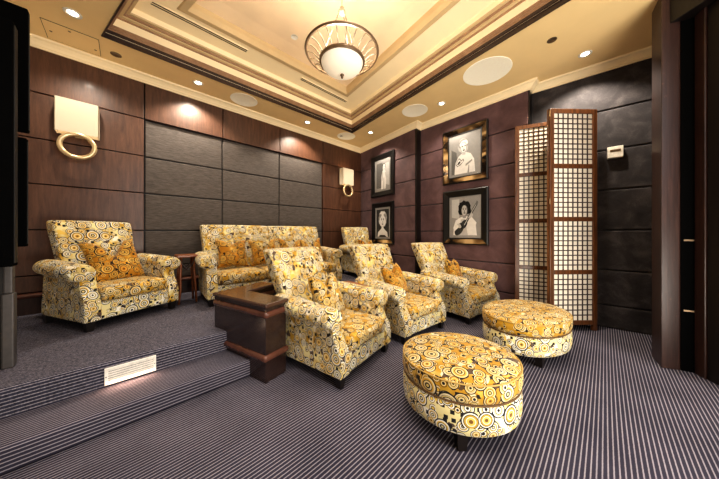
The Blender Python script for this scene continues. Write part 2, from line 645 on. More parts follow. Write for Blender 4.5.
band('trim_12', M['tan'], [(.09, ZC + .217), (.118, ZC + .221), (.120, ZC + .235)])
band('trim_13', M['mould'], [(.120, ZC + .235), (.135, ZC + .238), (.138, ZC + .256)])
band('trim_14', M['tan'], [(.138, ZC + .256), (.165, ZC + .258), (.17, ZC + .275)])
band('ceiling_tray_side', M['cream_lt'], [(.17, ZC + .275), (.18, ZC + .33), (.46, ZC + .36)])
band('trim_7', M['tan'], [(.46, ZC + .36), (.47, ZC + .345), (.53, ZC + .345), (.55, ZC + .40), (.555, ZC + .46)])
band('ceiling_tray', M['tray'], [(.555, ZC + .46), (.75, ZC + .48)], True)

# cornice along back and right walls
CW = [(XL, YB), (4.34, YB), (4.08, 2.585), (4.235, 2.585), (4.145, .755), (4.288, .755), (4.44, -.75)]
def cornice(name, path, prof, mat):
    """prof (out, z): out measured into the room, right hand side of the path"""
    bm = bmesh.new()
    n = len(path)
    rows_ = []
    for d, z in prof:
        row = []
        for i, p in enumerate(path):
            p = Vector(p)
            ns = []
            for k in (i - 1, i):
                if 0 <= k < n - 1:
                    e = (Vector(path[k + 1]) - Vector(path[k])).normalized()
                    ns.append(Vector((e.y, -e.x)))
            if len(ns) == 2:
                m = ns[0] + ns[1]
                m = m / max(.5, m.dot(ns[0]))
            else:
                m = ns[0]
            row.append(bm.verts.new((*(p + m * d), z)))
        rows_.append(row)
    for A, B in zip(rows_, rows_[1:]):
        for i in range(n - 1):
            bm.faces.new((A[i], A[i + 1], B[i + 1], B[i]))
    return struct(bm, name, mat)
cornice('trim_8', CW, [(0, ZW - .012), (.016, ZW - .012), (.018, ZW + .004), (.028, ZW + .008), (.045, ZW + .03), (.075, ZW + .052), (.10, ZW + .06), (.104, ZC + .002)], M['cream_lt'])

# entry at the right: pier, dark recess with leaf, second pier, header
A_, B_, C_ = (3.66, -.318), (3.415, -.351), (3.469, -.458)
bm = bmesh.new()
prism(bm, [A_, B_, C_, (3.60, -.50), (4.5, -.66), (4.5, -.60)], 0, ZC)
struct(bm, 'door_1', M['wood_pier'], bevel=.006)
bm = bmesh.new()
prism(bm, [(3.475, -.462), (3.50, -.56), (3.62, -.60), (3.60, -.47)], 0, ZC)
door = struct(bm, 'door_2', M['void'])
bm = bmesh.new()
for z in (.52, 1.13):
    prism(bm, [(3.468, -.478), (3.484, -.545), (3.490, -.545), (3.474, -.478)], z, z + .014)
build(bm, 'door_pull', M['bronze'], door)
bm = bmesh.new()
prism(bm, [(3.478, -.535), (3.40, -.572), (3.46, -.66), (3.62, -.62), (3.60, -.56)], 0, ZC)
struct(bm, 'door_3', M['wood_pier'], bevel=.005)
bm = bmesh.new()
prism(bm, [(3.405, -.585), (3.20, -.70), (3.0, -1.3), (3.3, -1.4), (3.5, -.68)], 0, ZC)
struct(bm, 'door_4', M['wood_black'], bevel=.005)
bm = bmesh.new()
prism(bm, [(3.44, -.40), (3.30, -.56), (3.14, -.72), (3.5, -.75), (3.56, -.48)], 3.05, ZC)
struct(bm, 'door_5', M['wood_black'], bevel=.004)

# ------------------------------------------------------------------ seating
ARM_R = .082
def chair_parts(root, W, seats=1, D=.80, BW=.70, rake=.36, top=1.03):
    hw, f = W / 2, -D / 2
    bk = D / 2 - .20
    at = .118                                  # arm thickness
    iw = W - 2 * at
    bm = bmesh.new()
    soft_box(bm, (0, .0, .168), (W - .02, D - .02, .165), .022, flat=5, kz=2)
    build(bm, 'seat_base', M['fab_cream'], root, True, uv=True)
    for s in (-1, 1):
        bm = bmesh.new()
        xo = s * hw
        prof = [(f, .088), (f - .004, .22), (f + .012, .285), (f + .05, .345), (f + .075, .40), (f + .085, .47), (f + .10, .53),
                (bk + .10, .55), (bk + .13, .30), (bk + .13, .088)]
        x0, x1 = sorted((xo, xo - s * at))
        extrude_x(bm, prof, x0, x1)
        # rolled top with a scroll front
        yy = [f + .062, f + .066, f + .08, f + .11, f + .2, f + .35, f + .5, bk - .04, bk + .10]
        rr_ = [.045, .07, .082, .088, .09, .09, .09, .088, .08]
        zz = [.525, .525, .525, .527, .532, .54, .548, .555, .56]
        n = 20
        rings = []
        for y, r, z in zip(yy, rr_, zz):
            rings.append([bm.verts.new((xo - s * (at / 2 - .040) + r * 1.12 * cos(2 * PI * k / n), y, z + r * .9 * sin(2 * PI * k / n))) for k in range(n)])
        for Aq, Bq in zip(rings, rings[1:]):
            for k in range(n):
                bm.faces.new((Aq[k], Aq[(k + 1) % n], Bq[(k + 1) % n], Bq[k]))
        bm.faces.new(rings[0])
        bm.faces.new(rings[-1])
        o = build(bm, 'arm', M['fab'], root, True, uv=True)
        md = o.modifiers.new('b', 'BEVEL')
        md.width = .012
        md.segments = 2
        md.limit_method = 'ANGLE'
        md.angle_limit = .8
        md2 = o.modifiers.new('w', 'WEIGHTED_NORMAL')
    # raked back, wider at the top
    nb = 2 if seats > 1 else 1
    bw = BW / nb
    def lean(p):
        h_ = p.z - .28
        y = p.y + h_ * rake
        k = .90 + .10 * min(1, max(0, (p.z - .45) / .45))
        x = p.x * (k if nb == 1 else (.97 + .03 * min(1, max(0, (p.z - .45) / .45))))
        return (x, y, p.z)
    for i in range(nb):
        bm = bmesh.new()
        cx_ = (i - (nb - 1) / 2) * bw
        soft_box(bm, (cx_, bk, (top + .275) / 2), (bw - .004, .15, top - .275), .03, (0, .02, .006), lean, flat=8, kz=3)
        build(bm, 'backrest', M['fab'], root, True, uv=True)
    # seat cushions
    cw = iw / seats
    for i in range(seats):
        bm = bmesh.new()
        cx_ = (i - (seats - 1) / 2) * cw
        soft_box(bm, (cx_, -.11, .315), (cw - .006, D - .24 + .05, .125), .036, (0, .012, .02), flat=7, kz=3)
        sc_ = build(bm, 'seat_cushion', M['fab_gold'], root, True, uv=True)
    for sx in (-1, 1):
        for sy in (-1, 1):
            bm = bmesh.new()
            lx, ly = sx * (hw - .05), sy * (D / 2 - .05)
            prof = [(.0, 0), (.024, 0), (.034, .09), (0, .092)]
            lathe(bm, prof, lx, ly, n=4, rot=PI / 4, sx=1.3, sy=1.3)
            build(bm, 'leg', M['leg'], root)

def copy_tree(o, parent=None):
    c = o.copy()
    COL.objects.link(c)
    c.parent = parent
    for ch in list(o.children):
        copy_tree(ch, c)
    return c

G_ARM = 'ring print armchairs'
proto = thing('armchair', 'ring-print armchair beside the wooden pedestal, nearest of the front row', 'armchair', group=G_ARM)
chair_parts(proto, .80, 1, .88, .70, .47, 1.03)
wide = thing('armchair', 'ring-print armchair alone below the large wall lamp, on the platform', 'armchair', group=G_ARM)
chair_parts(wide, .80, 1, .80, .66, .31, 1.02)
SPOT = [
    (1.47, 1.888, 0, 10.5, None, proto),
    (2.545, 1.875, 0, -5, 'ring-print armchair in the middle of the front row, behind the nearer ottoman', None),
    (3.66, 1.585, 0, -10, 'ring-print armchair under the framed photographs, beside the farther ottoman', None),
    (-.075, 3.73, ZP, 26.5, None, wide),
    (3.72, 3.66, ZP, -14, 'small-looking ring-print armchair in the back corner, between sofa and pictures', wide),
]
for i, (x, y, z, a, lab, src) in enumerate(SPOT):
    o = src if i in (0, 3) else copy_tree(src or proto)
    o.location = (x, y, z)
    o.rotation_euler = (0, 0, math.radians(a))
    if lab:
        o['label'] = lab

SOFA = (1.71, 3.62, ZP)
SA = math.radians(-4)
sofa = thing('sofa', 'long ring-print sofa with two rolled arms against the grey cloth wall', 'sofa', SOFA, SA)
chair_parts(sofa, 1.98, 3, .80, 1.92, .36, 1.01)

# cushions
def pillow_mesh(S=.42, T=.16, chop=.07):
    bm = bmesh.new()
    n = 16
    g_ = {}
    for side in (-1, 1):
        for i in range(n + 1):
            for j in range(n + 1):
                u, v = -1 + 2 * i / n, -1 + 2 * j / n
                edge = i in (0, n) or j in (0, n)
                if edge and side == 1:
                    g_[(1, i, j)] = g_[(-1, i, j)]
                    continue
                th = T / 2 * max(0, (1 - u ** 4)) ** .6 * max(0, (1 - v ** 4)) ** .6
                pin = 1 - .16 * (1 - v * v) * abs(u) ** 3
                x = u * S / 2 * pin
                z = v * S / 2 * (1 - .10 * (1 - u * u) * abs(v) ** 3)
                k = math.exp(-(u / .38) ** 2) * max(0, (v + .35) / 1.35) ** 1.5
                z -= chop * k
                y = side * th * (1 - .35 * k) + .012 * sin(5 * u + 2 * v) * (1 - u * u)
                g_[(side, i, j)] = bm.verts.new((x, y, z))
    for side in (-1, 1):
        for i in range(n):
            for j in range(n):
                q = [g_[(side, i, j)], g_[(side, i + 1, j)], g_[(side, i + 1, j + 1)], g_[(side, i, j + 1)]]
                bm.faces.new(q if side == -1 else q[::-1])
    return bm
def place_pillow(chair_loc, chair_a, lx, ly, lz, tilt, roll, label, twist=0, S=.42, chop=.07, mat='fab_cushion', group=None):
    o = build(pillow_mesh(S, .15, chop), 'throw_cushion', M[mat], None, True, uv=True)
    ca = math.radians(chair_a)
    m = Matrix.Translation(chair_loc) @ Matrix.Rotation(ca, 4, 'Z') @ Matrix.Translation((lx, ly, lz)) @ \
        Matrix.Rotation(math.radians(twist), 4, 'Z') @ Matrix.Rotation(math.radians(-tilt), 4, 'X') @ Matrix.Rotation(math.radians(roll), 4, 'Y')
    o.matrix_world = m
    tag(o, label, 'cushion', group)
GP = 'throw cushions on the armchairs'
def on_chair(k, *a, **kw):
    x, y, z, an = SPOT[k][:4]
    place_pillow((x, y, z), an, *a, **kw)
on_chair(0, .0, .065, .575, 24, 4, 'ring-print throw cushion with peaked corners on the armchair beside the wooden pedestal', twist=12, S=.46, chop=.19, mat='fab_gold', group=GP)
on_chair(1, .0, .065, .575, 24, -3, 'golden throw cushion on the middle armchair of the front row', twist=14, S=.44, chop=.19, group=GP)
on_chair(2, .02, .065, .575, 22, 4, 'golden pointed throw cushion on the armchair under the framed photographs', twist=20, S=.46, chop=.17, group=GP)
on_chair(3, .01, .03, .585, 24, -3, 'golden throw cushion with a dented top on the lone armchair below the wall lamp', twist=5, S=.50, chop=.19, group=GP)
on_chair(4, .08, .03, .56, 22, 3, 'golden throw cushion on the armchair in the back corner', twist=6, S=.40, chop=.10, group=GP)
GS = 'throw cushions along the sofa'
for lx, tw, rl, lab in ((-.62, 6, 2, 'flat golden throw cushion at the arm end of the sofa nearest the small table'),
                        (-.18, -6, -4, 'golden throw cushion with a dented top near the middle of the sofa'),
                        (.26, 5, 4, 'golden throw cushion third along the sofa from the small table'),
                        (.64, -8, -3, 'golden throw cushion at the sofa end nearest the back corner')):
    place_pillow(SOFA, -4, lx, .045, .60, 22, rl, lab, tw, .42, .05 if lx < -.5 else .21, 'fab_cushion', GS)

# ottomans
def ottoman(loc, rot, a, b, label):
    root = thing('ottoman', label, 'ottoman', (loc[0], loc[1], 0), rot, 'ring print oval ottomans')
    def part(name, prof, mat):
        bm = bmesh.new()
        lathe(bm, prof, 0, 0, a, b, 64)
        bmesh.ops.recalc_face_normals(bm, faces=bm.faces)
        L = bm.loops.layers.uv.verify()
        off = random.random() * 4
        for fc in bm.faces:
            c = fc.calc_center_median()
            th0 = math.atan2(c.y / b, c.x / a)
            for l in fc.loops:
                p = l.vert.co
                if abs(fc.normal.z) > .75:
                    l[L].uv = (p.x + off, p.y + off)
                else:
                    th = math.atan2(p.y / b, p.x / a)
                    if th - th0 > PI:
                        th -= 2 * PI
                    if th0 - th > PI:
                        th += 2 * PI
                    l[L].uv = (th * (a + b) / 2 + off + 9, p.z + off)
        return build(bm, name, mat, root, True)
    part('base', [(0, .10), (.95, .10), (.98, .11), (1.0, .15), (1.0, .22), (.985, .268), (.95, .276), (0, .276)], M['fab_cream'])
    part('cushion_top', [(0, .277), (.95, .277), (.99, .285), (1.01, .31), (1.012, .345), (1.0, .378), (.97, .394), (.9, .404), (.7, .415), (.4, .422), (0, .424)], M['fab_gold'])
    for z, r, w_, pm in ((.387, .998, .0045, 'piping'), (.277, .985, .006, 'piping_dark')):
        bm = bmesh.new()
        tube(bm, [(a * r * cos(2 * PI * k / 64), b * r * sin(2 * PI * k / 64), z) for k in range(64)], w_, 6, True)
        build(bm, 'piping', M[pm], root, True)
    for ang in (68, 158, 248, 338) if rot < -.5 else (45, 135, 225, 315):
        t_ = math.radians(ang)
        bm = bmesh.new()
        lathe(bm, [(0, 0), (.028, 0), (.038, .104), (0, .104)], a * .84 * cos(t_), b * .84 * sin(t_), n=4, rot=PI / 4, sx=1.2, sy=1.2)
        build(bm, 'leg', M['leg'], root)
ottoman((1.605, .69), -.72, .366, .343, 'ring-print oval ottoman closest to the viewer, alone on the striped carpet')
ottoman((2.99, .585), math.radians(-8), .49, .365, 'ring-print oval ottoman in front of the lattice screen')

# ------------------------------------------------------------------ knee wall pedestal
def strip(bm, path, half, z0, z1):
    """solid wall following path with half thickness to both sides"""
    L_, R_ = [], []
    n = len(path)
    for i, p in enumerate(path):
        p = Vector(p)
        ns = []
        for k in (i - 1, i):
            if 0 <= k < n - 1:
                e = (Vector(path[k + 1]) - Vector(path[k])).normalized()
                ns.append(Vector((e.y, -e.x)))
        m = ns[0] if len(ns) == 1 else (ns[0] + ns[1]) / max(.4, (ns[0] + ns[1]).dot(ns[0]))
        L_.append(p + m * half)
        R_.append(p - m * half)
    prism(bm, [tuple(q) for q in L_] + [tuple(q) for q in R_[::-1]], z0, z1)
KP = [(.90, 1.91), (.735, 2.53), (1.16, 2.69)]
def kstrip(bm, half, z0, z1, ext=0.0):
    d = (Vector(KP[0]) - Vector(KP[1])).normalized() * ext
    d2 = (Vector(KP[2]) - Vector(KP[1])).normalized() * ext
    strip(bm, [tuple(Vector(KP[0]) + d), KP[1], tuple(Vector(KP[2]) + d2)], half, z0, z1)
ped = thing('pedestal', 'L-shaped dark wooden pedestal with moulded cap beside the carpeted steps', 'low wall', (0, 0, 0))
bm = bmesh.new(); kstrip(bm, .105, 0, .175, 0.0)
build(bm, 'plinth', M['wood_ped'], ped, bevel=.004)
bm = bmesh.new(); kstrip(bm, .128, .17, .225, .022)
build(bm, 'lower_moulding', M['wood_red'], ped, bevel=.024, seg=4)
bm = bmesh.new(); kstrip(bm, .105, .22, .52, 0)
build(bm, 'panel', M['wood_ped'], ped, bevel=.004)
bm = bmesh.new(); kstrip(bm, .120, .515, .572, .020)
build(bm, 'upper_moulding', M['wood_red'], ped, bevel=.026, seg=4)
bm = bmesh.new(); kstrip(bm, .106, .57, .604, .004)
build(bm, 'cap_neck', M['wood_ped'], ped, bevel=.004)
bm = bmesh.new(); kstrip(bm, .120, .602, .634, .022)
build(bm, 'cap', M['wood_cap'], ped, bevel=.012, seg=3)

# ------------------------------------------------------------------ side tables
def rustic_table(loc, rot, sx, sy, h_, label, group):
    root = thing('side_table', label, 'table', loc, rot, group)
    bm = bmesh.new()
    soft_box(bm, (0, 0, h_ - .014), (sx, sy, .03), .008, flat=3, kz=2)
    build(bm, 'tabletop', M['wood_rustic'], root)
    for ux in (-1, 1):
        for uy in (-1, 1):
            bm = bmesh.new()
            tube(bm, [(ux * sx * .30, uy * sy * .30, h_ - .03), (ux * sx * .34, uy * sy * .34, h_ * .6), (ux * sx * .36 + .006, uy * sy * .38, h_ * .3), (ux * sx * .42, uy * sy * .42, 0.0)],
                 .012, 8, rr=[.015, .013, .012, .011])
            build(bm, 'leg', M['wood_rustic'], root, True)
    for uy in (-1, 1):
        bm = bmesh.new()
        pts = []
        for k in range(9):
            u = -1 + k / 4
            pts.append((u * sx * .34, uy * sy * .34, h_ - .05 - .13 * (1 - u * u) - .01 * sin(k * 2)))
        tube(bm, pts, .008, 6)
        build(bm, 'stretcher', M['wood_dark'], root, True)
rustic_table((.57, 3.80, ZP), 0, .22, .26, .61, 'slender reddish wooden table with branch-like legs between lone armchair and sofa', 'rustic side tables')
rustic_table((2.03, 2.16, 0), 0, .17, .44, .57, 'small wooden side table between the near and middle front armchairs', 'rustic side tables')
rustic_table((3.09, 1.93, 0), math.radians(-6), .19, .46, .57, 'small wooden side table between the middle armchair and the one under the photographs', 'rustic side tables')

# ------------------------------------------------------------------ folding screen
SP = [(4.0, .91), (4.20, .375), (3.715, .485), (4.165, .075)]
screen = thing('folding_screen', 'tall wooden folding screen with shell lattice panels against the dark wall', 'screen', (SP[2][0], SP[2][1], 0))
HS = 2.72
for i in range(3):
    P, Q = Vector(SP[i]), Vector(SP[i + 1])
    e = Q - P
    Ln = e.length - .012
    ang = math.atan2(e.y, e.x)
    base_loc = (P.x + e.x / e.length * .006 - SP[2][0], P.y + e.y / e.length * .006 - SP[2][1], 0)
    st, th = .052, .019
    bm = bmesh.new()
    box(bm, 0, -th, 0.0, st, th, HS)
    box(bm, Ln - st, -th, 0.0, Ln, th, HS)
    rails = [.10, .72, 1.37, 2.02, HS - .027]
    for z in rails:
        box(bm, st, -th * .9, z - .027, Ln - st, th * .9, z + .027)
    fr_ = build(bm, 'panel_frame', M['wood_screen'], screen, loc=base_loc, rotz=ang, bevel=.003)
    bm = bmesh.new()
    nc = 8
    for z0, z1 in zip(rails, rails[1:]):
        z0 += .027
        z1 -= .027
        nr = max(3, round((z1 - z0) / ((Ln - 2 * st) / nc)))
        for c_ in range(1, nc):
            x = st + (Ln - 2 * st) * c_ / nc
            box(bm, x - .0062, -.008, z0, x + .0062, .008, z1)
        for r_ in range(1, nr):
            z = z0 + (z1 - z0) * r_ / nr
            box(bm, st, -.0078, z - .0062, Ln - st, .0078, z + .0062)
    build(bm, 'lattice', M['wood_dark'], fr_)
    bm = bmesh.new()
    for z0, z1 in zip(rails, rails[1:]):
        box(bm, st, -.002, z0, Ln - st, .002, z1)
    build(bm, 'shell_pane', M['capiz'], fr_)
for z in (1.55, 2.62):
    bm = bmesh.new()
    box(bm, -.012, -.020, z, .012, -.012, z + .07)
    build(bm, 'hinge', M['gilt'], screen)

# ------------------------------------------------------------------ framed photographs
def ell_pts(cx, cy, rx, ry, n=22, rot=0, wob=0, seed=0):
    rnd = random.Random(seed)
    out = []
    for k in range(n):
        t_ = 2 * PI * k / n
        w = 1 + wob * (rnd.random() - .5)
        x, y = rx * cos(t_) * w, ry * sin(t_) * w
        out.append((cx + x * cos(rot) - y * sin(rot), cy + x * sin(rot) + y * cos(rot)))
    return out
def portrait(kind):
    """flat black and white studio portraits: (polygon, grey index) in a unit square"""
    E_ = ell_pts
    if kind == 0:     # light haired sitter with hands raised to the chest
        return [([(0, 0), (1, 0), (1, 1), (0, 1)], 3), ([(0, 0), (.3, 0), (.2, .6), (0, .7)], 2),
                ([(.12, 0), (.9, 0), (.86, .34), (.74, .5), (.58, .56), (.42, .55), (.28, .48), (.15, .3)], 5),
                (E_(.46, .75, .20, .20, 20, 0, .16, 1), 4), (E_(.47, .80, .20, .13, 18, .2, .2, 2), 3), (E_(.48, .80, .15, .10, 16, .2, .2, 12), 5),
                (E_(.48, .70, .115, .155, 20, .12), 3), (E_(.475, .70, .10, .14, 20, .12), 5),
                (E_(.43, .73, .03, .016, 8), 0), (E_(.53, .735, .03, .016, 8), 0), (E_(.485, .625, .042, .018, 8), 0), (E_(.49, .67, .012, .02, 8), 3),
                ([(.43, .58), (.54, .58), (.55, .50), (.42, .50)], 4),
                ([(.16, .28), (.30, .44), (.40, .36), (.46, .40), (.50, .34), (.36, .24), (.24, .20)], 2), ([(.18, .29), (.30, .41), (.40, .33), (.45, .37), (.47, .33), (.36, .27), (.25, .22)], 5),
                ([(.55, .18), (.80, .30), (.78, .34), (.55, .24)], 3), (E_(.30, .30, .07, .03, 12, .6), 1), ([(.62, 0), (.66, .2), (.69, .2), (.68, 0)], 3)]
    if kind == 1:     # dark haired musician holding a guitar across the body
        return [([(0, 0), (1, 0), (1, 1), (0, 1)], 3), ([(0, .5), (.3, .45), (.3, 1), (0, 1)], 4),
                ([(.06, 0), (.95, 0), (.90, .34), (.76, .46), (.58, .52), (.36, .50), (.16, .42), (.08, .25)], 5),
                ([(.30, 0), (.36, .44), (.52, .46), (.62, 0)], 4),
                (E_(.50, .76, .23, .19, 26, 0, .22, 3), 0), (E_(.36, .66, .10, .10, 14, 0, .2, 6), 0), (E_(.64, .68, .10, .11, 14, 0, .2, 7), 0),
                (E_(.50, .68, .115, .15, 20), 2), (E_(.49, .68, .10, .14, 20), 4),
                (E_(.45, .71, .025, .012, 8), 0), (E_(.55, .71, .025, .012, 8), 0), (E_(.50, .61, .045, .014, 10), 0), (E_(.50, .66, .015, .03, 8), 2), ([(.43, .745), (.48, .75), (.48, .735), (.43, .73)], 0), ([(.52, .75), (.57, .745), (.57, .73), (.52, .735)], 0),
                ([(.45, .54), (.55, .54), (.57, .47), (.43, .47)], 3),
                (E_(.30, .17, .22, .13, 20, .75), 1), (E_(.48, .30, .15, .10, 18, .75), 1), (E_(.38, .23, .055, .055, 14), 0),
                ([(.46, .30), (.52, .24), (.95, .80), (.90, .84)], 0), ([(.90, .84), (.96, .79), (1.0, .88), (.95, .92)], 2),
                ([(.48, .29), (.50, .27), (.93, .81), (.915, .825)], 4),
                (E_(.74, .52, .085, .055, 14, .8), 4), (E_(.30, .26, .09, .055, 14, -.5), 4), ([(.06, .22), (.26, .30), (.28, .22), (.10, .10)], 5), ([(.76, .50), (.94, .34), (.90, .24), (.70, .44)], 5)]
    if kind == 2:     # slim standing figure in pale clothes before a mottled backdrop
        return [([(0, 0), (1, 0), (1, 1), (0, 1)], 3), ([(.05, .05), (.55, .05), (.5, .95), (.05, .95)], 2), ([(.55, .2), (1, .1), (1, .9), (.6, .9)], 4),
                ([(.40, 0), (.74, 0), (.80, .40), (.74, .62), (.62, .68), (.50, .64), (.42, .45)], 5),
                (E_(.62, .80, .12, .12, 16, 0, .15, 4), 1), (E_(.62, .77, .09, .12, 16), 5),
                (E_(.59, .79, .016, .01, 8), 0), (E_(.66, .79, .016, .01, 8), 0), (E_(.625, .71, .03, .01, 8), 1),
                ([(.50, .62), (.44, .30), (.50, .28), (.56, .58)], 4), ([(.74, .60), (.84, .34), (.80, .30), (.68, .56)], 4), ([(.59, 0), (.60, .4), (.62, .4), (.62, 0)], 2)]
    return [([(0, 0), (1, 0), (1, 1), (0, 1)], 1),                     # curly blonde sitter, bare shoulders
            (E_(.5, .64, .33, .30, 26, 0, .2, 5), 4), (E_(.5, .70, .30, .22, 24, 0, .25, 8), 3), (E_(.34, .56, .09, .16, 16, 0, .25, 9), 5), (E_(.66, .56, .09, .16, 16, 0, .25, 10), 5), (E_(.5, .86, .2, .06, 16, 0, .2, 11), 5),
            ([(.08, 0), (.92, 0), (.88, .16), (.66, .27), (.58, .32), (.58, .42), (.42, .42), (.42, .32), (.34, .27), (.12, .16)], 5),
            (E_(.5, .58, .175, .235, 22), 5), (E_(.43, .62, .045, .018, 10), 0), (E_(.58, .62, .045, .018, 10), 0), (E_(.50, .46, .06, .02, 10), 1), (E_(.51, .54, .02, .03, 8), 3),
            ([(.38, .66), (.47, .68), (.47, .665), (.38, .645)], 1), ([(.54, .68), (.63, .66), (.63, .645), (.54, .665)], 1), ([(.2, 0), (.8, 0), (.7, .06), (.3, .06)], 0)]

def picture(S, x0y, x1y, z0, z1, kind, gold, label):
    """S wall section; spans along the wall from Y=x0y (far) to Y=x1y (near)"""
    P, Q = Vector(S[0]), Vector(S[1])
    e = (Q - P).normalized()
    t0, t1 = (x0y - P.y) / e.y, (x1y - P.y) / e.y
    o_ = P + e * t0
    W_, H_ = t1 - t0, z1 - z0
    ang = math.atan2(e.y, e.x)
    root = thing('framed_photograph', label, 'picture', (o_.x, o_.y, z0), ang, 'framed black and white photographs')
    fw = .115
    bm = bmesh.new()
    def ring(d, y):
        return [bm.verts.new(p) for p in ((d, y, d), (W_ - d, y, d), (W_ - d, y, H_ - d), (d, y, H_ - d))]
    rs = [ring(0, -.002), ring(0, -.035), ring(.02, -.045), ring(fw * .82, -.022), ring(fw, -.02), ring(fw, -.004)]
    mi_ = [0, 0, 1, 0, 0]
    for k_, (A, B) in enumerate(zip(rs, rs[1:])):
        for i in range(4):
            f_ = bm.faces.new((A[i], A[(i + 1) % 4], B[(i + 1) % 4], B[i]))
            f_.material_index = 1 if (k_ == 2 and i in gold) else 0
    build(bm, 'frame', [M['black'], M['gilt_frame']], root)
    bm = bmesh.new()
    box(bm, fw - .004, -.012, fw - .004, W_ - fw + .004, -.006, H_ - fw + .004)
    build(bm, 'mount_board', GREY[3], root)
    mw = .045
    iw_, ih_ = W_ - 2 * fw - 2 * mw, H_ - 2 * fw - 2 * mw
    bm = bmesh.new()
    for k, (pts, gi) in enumerate(portrait(kind)):
        y = -.0125 - .0002 * k
        vs = [bm.verts.new((fw + mw + max(0, min(1, p[0])) * iw_, y, fw + mw + max(0, min(1, p[1])) * ih_)) for p in pts]
        vs2 = []
        for v in vs:
            if not vs2 or (v.co - vs2[-1].co).length > 1e-6:
                vs2.append(v)
        try:
            f_ = bm.faces.new(vs2)
            f_.material_index = gi
        except ValueError:
            pass
    build(bm, 'photograph', GREY, root)
    bm = bmesh.new()
    bm.faces.new([bm.verts.new(p) for p in ((fw - .003, -.019, fw - .003), (W_ - fw + .003, -.019, fw - .003), (W_ - fw + .003, -.019, H_ - fw + .003), (fw - .003, -.019, H_ - fw + .003))])
    build(bm, 'glazing', M['pane'], root)
t = NT('reflection streaked gilt')
v = t.noise(t.obj_coord((1, 1, 2.2)), 3.2, 1, .4, .6)
t.base(t.ramp(v, [(.42, lin((30, 23, 17))), (.54, lin((112, 86, 54))), (.68, lin((220, 190, 142)))]), .18, .6)  # dark-to-bright streaks put reflections on the bevel into its colour
M['gilt_frame'] = t.m
picture(S2, 2.085, 1.305, 2.07, 3.03, 0, (0, 1, 2, 3), 'gold-framed photograph of light-haired sitter with raised hands, above the musician picture')
picture(S2, 2.08, 1.30, 1.00, 1.95, 1, (0,), 'black-framed photograph of dark-haired person holding a stringed instrument')
picture(S1, 3.93, 3.17, 2.04, 3.0, 2, (), 'black-framed photograph of pale standing figure, upper one near the room corner')
picture(S1, 3.91, 3.18, .955, 1.90, 3, (0,), 'black-framed photograph of curly-haired blonde sitter above the back-corner armchair')

# ------------------------------------------------------------------ wall lamps
def sconce(x, zc, sw, label):
    root = thing('wall_lamp', label, 'lamp', (x, YB, 0), 0, 'ring wall lamps')
    bm = bmesh.new()
    box(bm, -.035, -.012, zc - .20, .035, 0, zc - .10)
    build(bm, 'backplate', M['gilt'], root, bevel=.006)
    bm = bmesh.new()
    hw, hh, d0, d1 = sw / 2, .188, -.165, -.03
    for (xa, ya, xb, yb) in ((-hw, d0, hw, d0 + .006), (-hw, d0, -hw + .006, d1), (hw - .006, d0, hw, d1), (-hw, d1 - .006, hw, d1)):
        box(bm, xa, ya, zc - hh, xb, yb, zc + hh)
    build(bm, 'shade', M['shade'], root)
    bm = bmesh.new()
    tube(bm, [(.132 * cos(2 * PI * k / 48), -.15, zc - .328 + .132 * sin(2 * PI * k / 48)) for k in range(48)], .024, 12, True)
    build(bm, 'ring', M['gilt'], root, True)
    bm = bmesh.new()
    tube(bm, [(0, -.02, zc - .155), (0, -.10, zc - .155), (0, -.15, zc - .17)], .013, 8)
    build(bm, 'bracket', M['gilt'], root, True)
    for dz in (.12,):
        ld = bpy.data.lights.new('sconce bulb', 'POINT')
        ld.energy = 2
        ld.color = (1, .80, .55)
        ld.shadow_soft_size = .03
        lo = bpy.data.objects.new('sconce_bulb', ld)
        COL.objects.link(lo)
        lo.parent = root
        lo.location = (0, -.095, zc + .10)
        lo['kind'] = 'helper'
sconce(-.39, 2.53, .335, 'large rectangular wall lamp with brass ring above the lone armchair')
sconce(3.78, 2.53, .335, 'rectangular wall lamp with brass ring near the back corner')

# ------------------------------------------------------------------ chandelier
CX, CY, CZ = 1.53, 1.81, 2.97
ch = thing('chandelier', 'round bronze chandelier with frosted glass bowl hanging from the ceiling tray', 'chandelier', (CX, CY, CZ))
RO, RI, DI = .35, .21, -.085
bm = bmesh.new()
lathe(bm, [(RO + .005, -.012), (RO + .012, 0), (RO + .005, .012), (RO - .012, .012), (RO - .012, -.012), (RO + .005, -.012)], n=72)
build(bm, 'outer_ring', M['bronze'], ch, True)
bm = bmesh.new()
lathe(bm, [(RI + .008, DI - .016), (RI + .014, DI), (RI + .008, DI + .016), (RI - .012, DI + .016), (RI - .012, DI - .016), (RI + .008, DI - .016)], n=64)
build(bm, 'inner_ring', M['bronze'], ch, True)
for k in range(22):
    t_ = 2 * PI * (k + .5) / 22
    bm = bmesh.new()
    pts = []
    for q in range(6):
        u = q / 5
        r = RO + (RI - RO) * u
        z = DI * (u ** 1.6) + .02 * sin(u * PI)
        pts.append((r * cos(t_), r * sin(t_), z))
    tube(bm, pts, .006, 6)
    build(bm, 'spoke', M['nickel'], ch, True)
bm = bmesh.new()
prof = [(RI - .004, DI)] + [((RI - .004) * cos(a_), DI - .125 * sin(a_)) for a_ in [PI / 2 * k / 12 for k in range(1, 12)]] + [(0, DI - .125)]
lathe(bm, prof, n=48)
build(bm, 'glass_bowl', M['bowl'], ch, True)
bm = bmesh.new()
lathe(bm, [(0, DI - .123), (.018, DI - .125), (.02, DI - .133), (.008, DI - .141), (.012, DI - .15), (.01, DI - .16), (0, DI - .164)], n=20)
build(bm, 'finial', M['bronze'], ch, True)
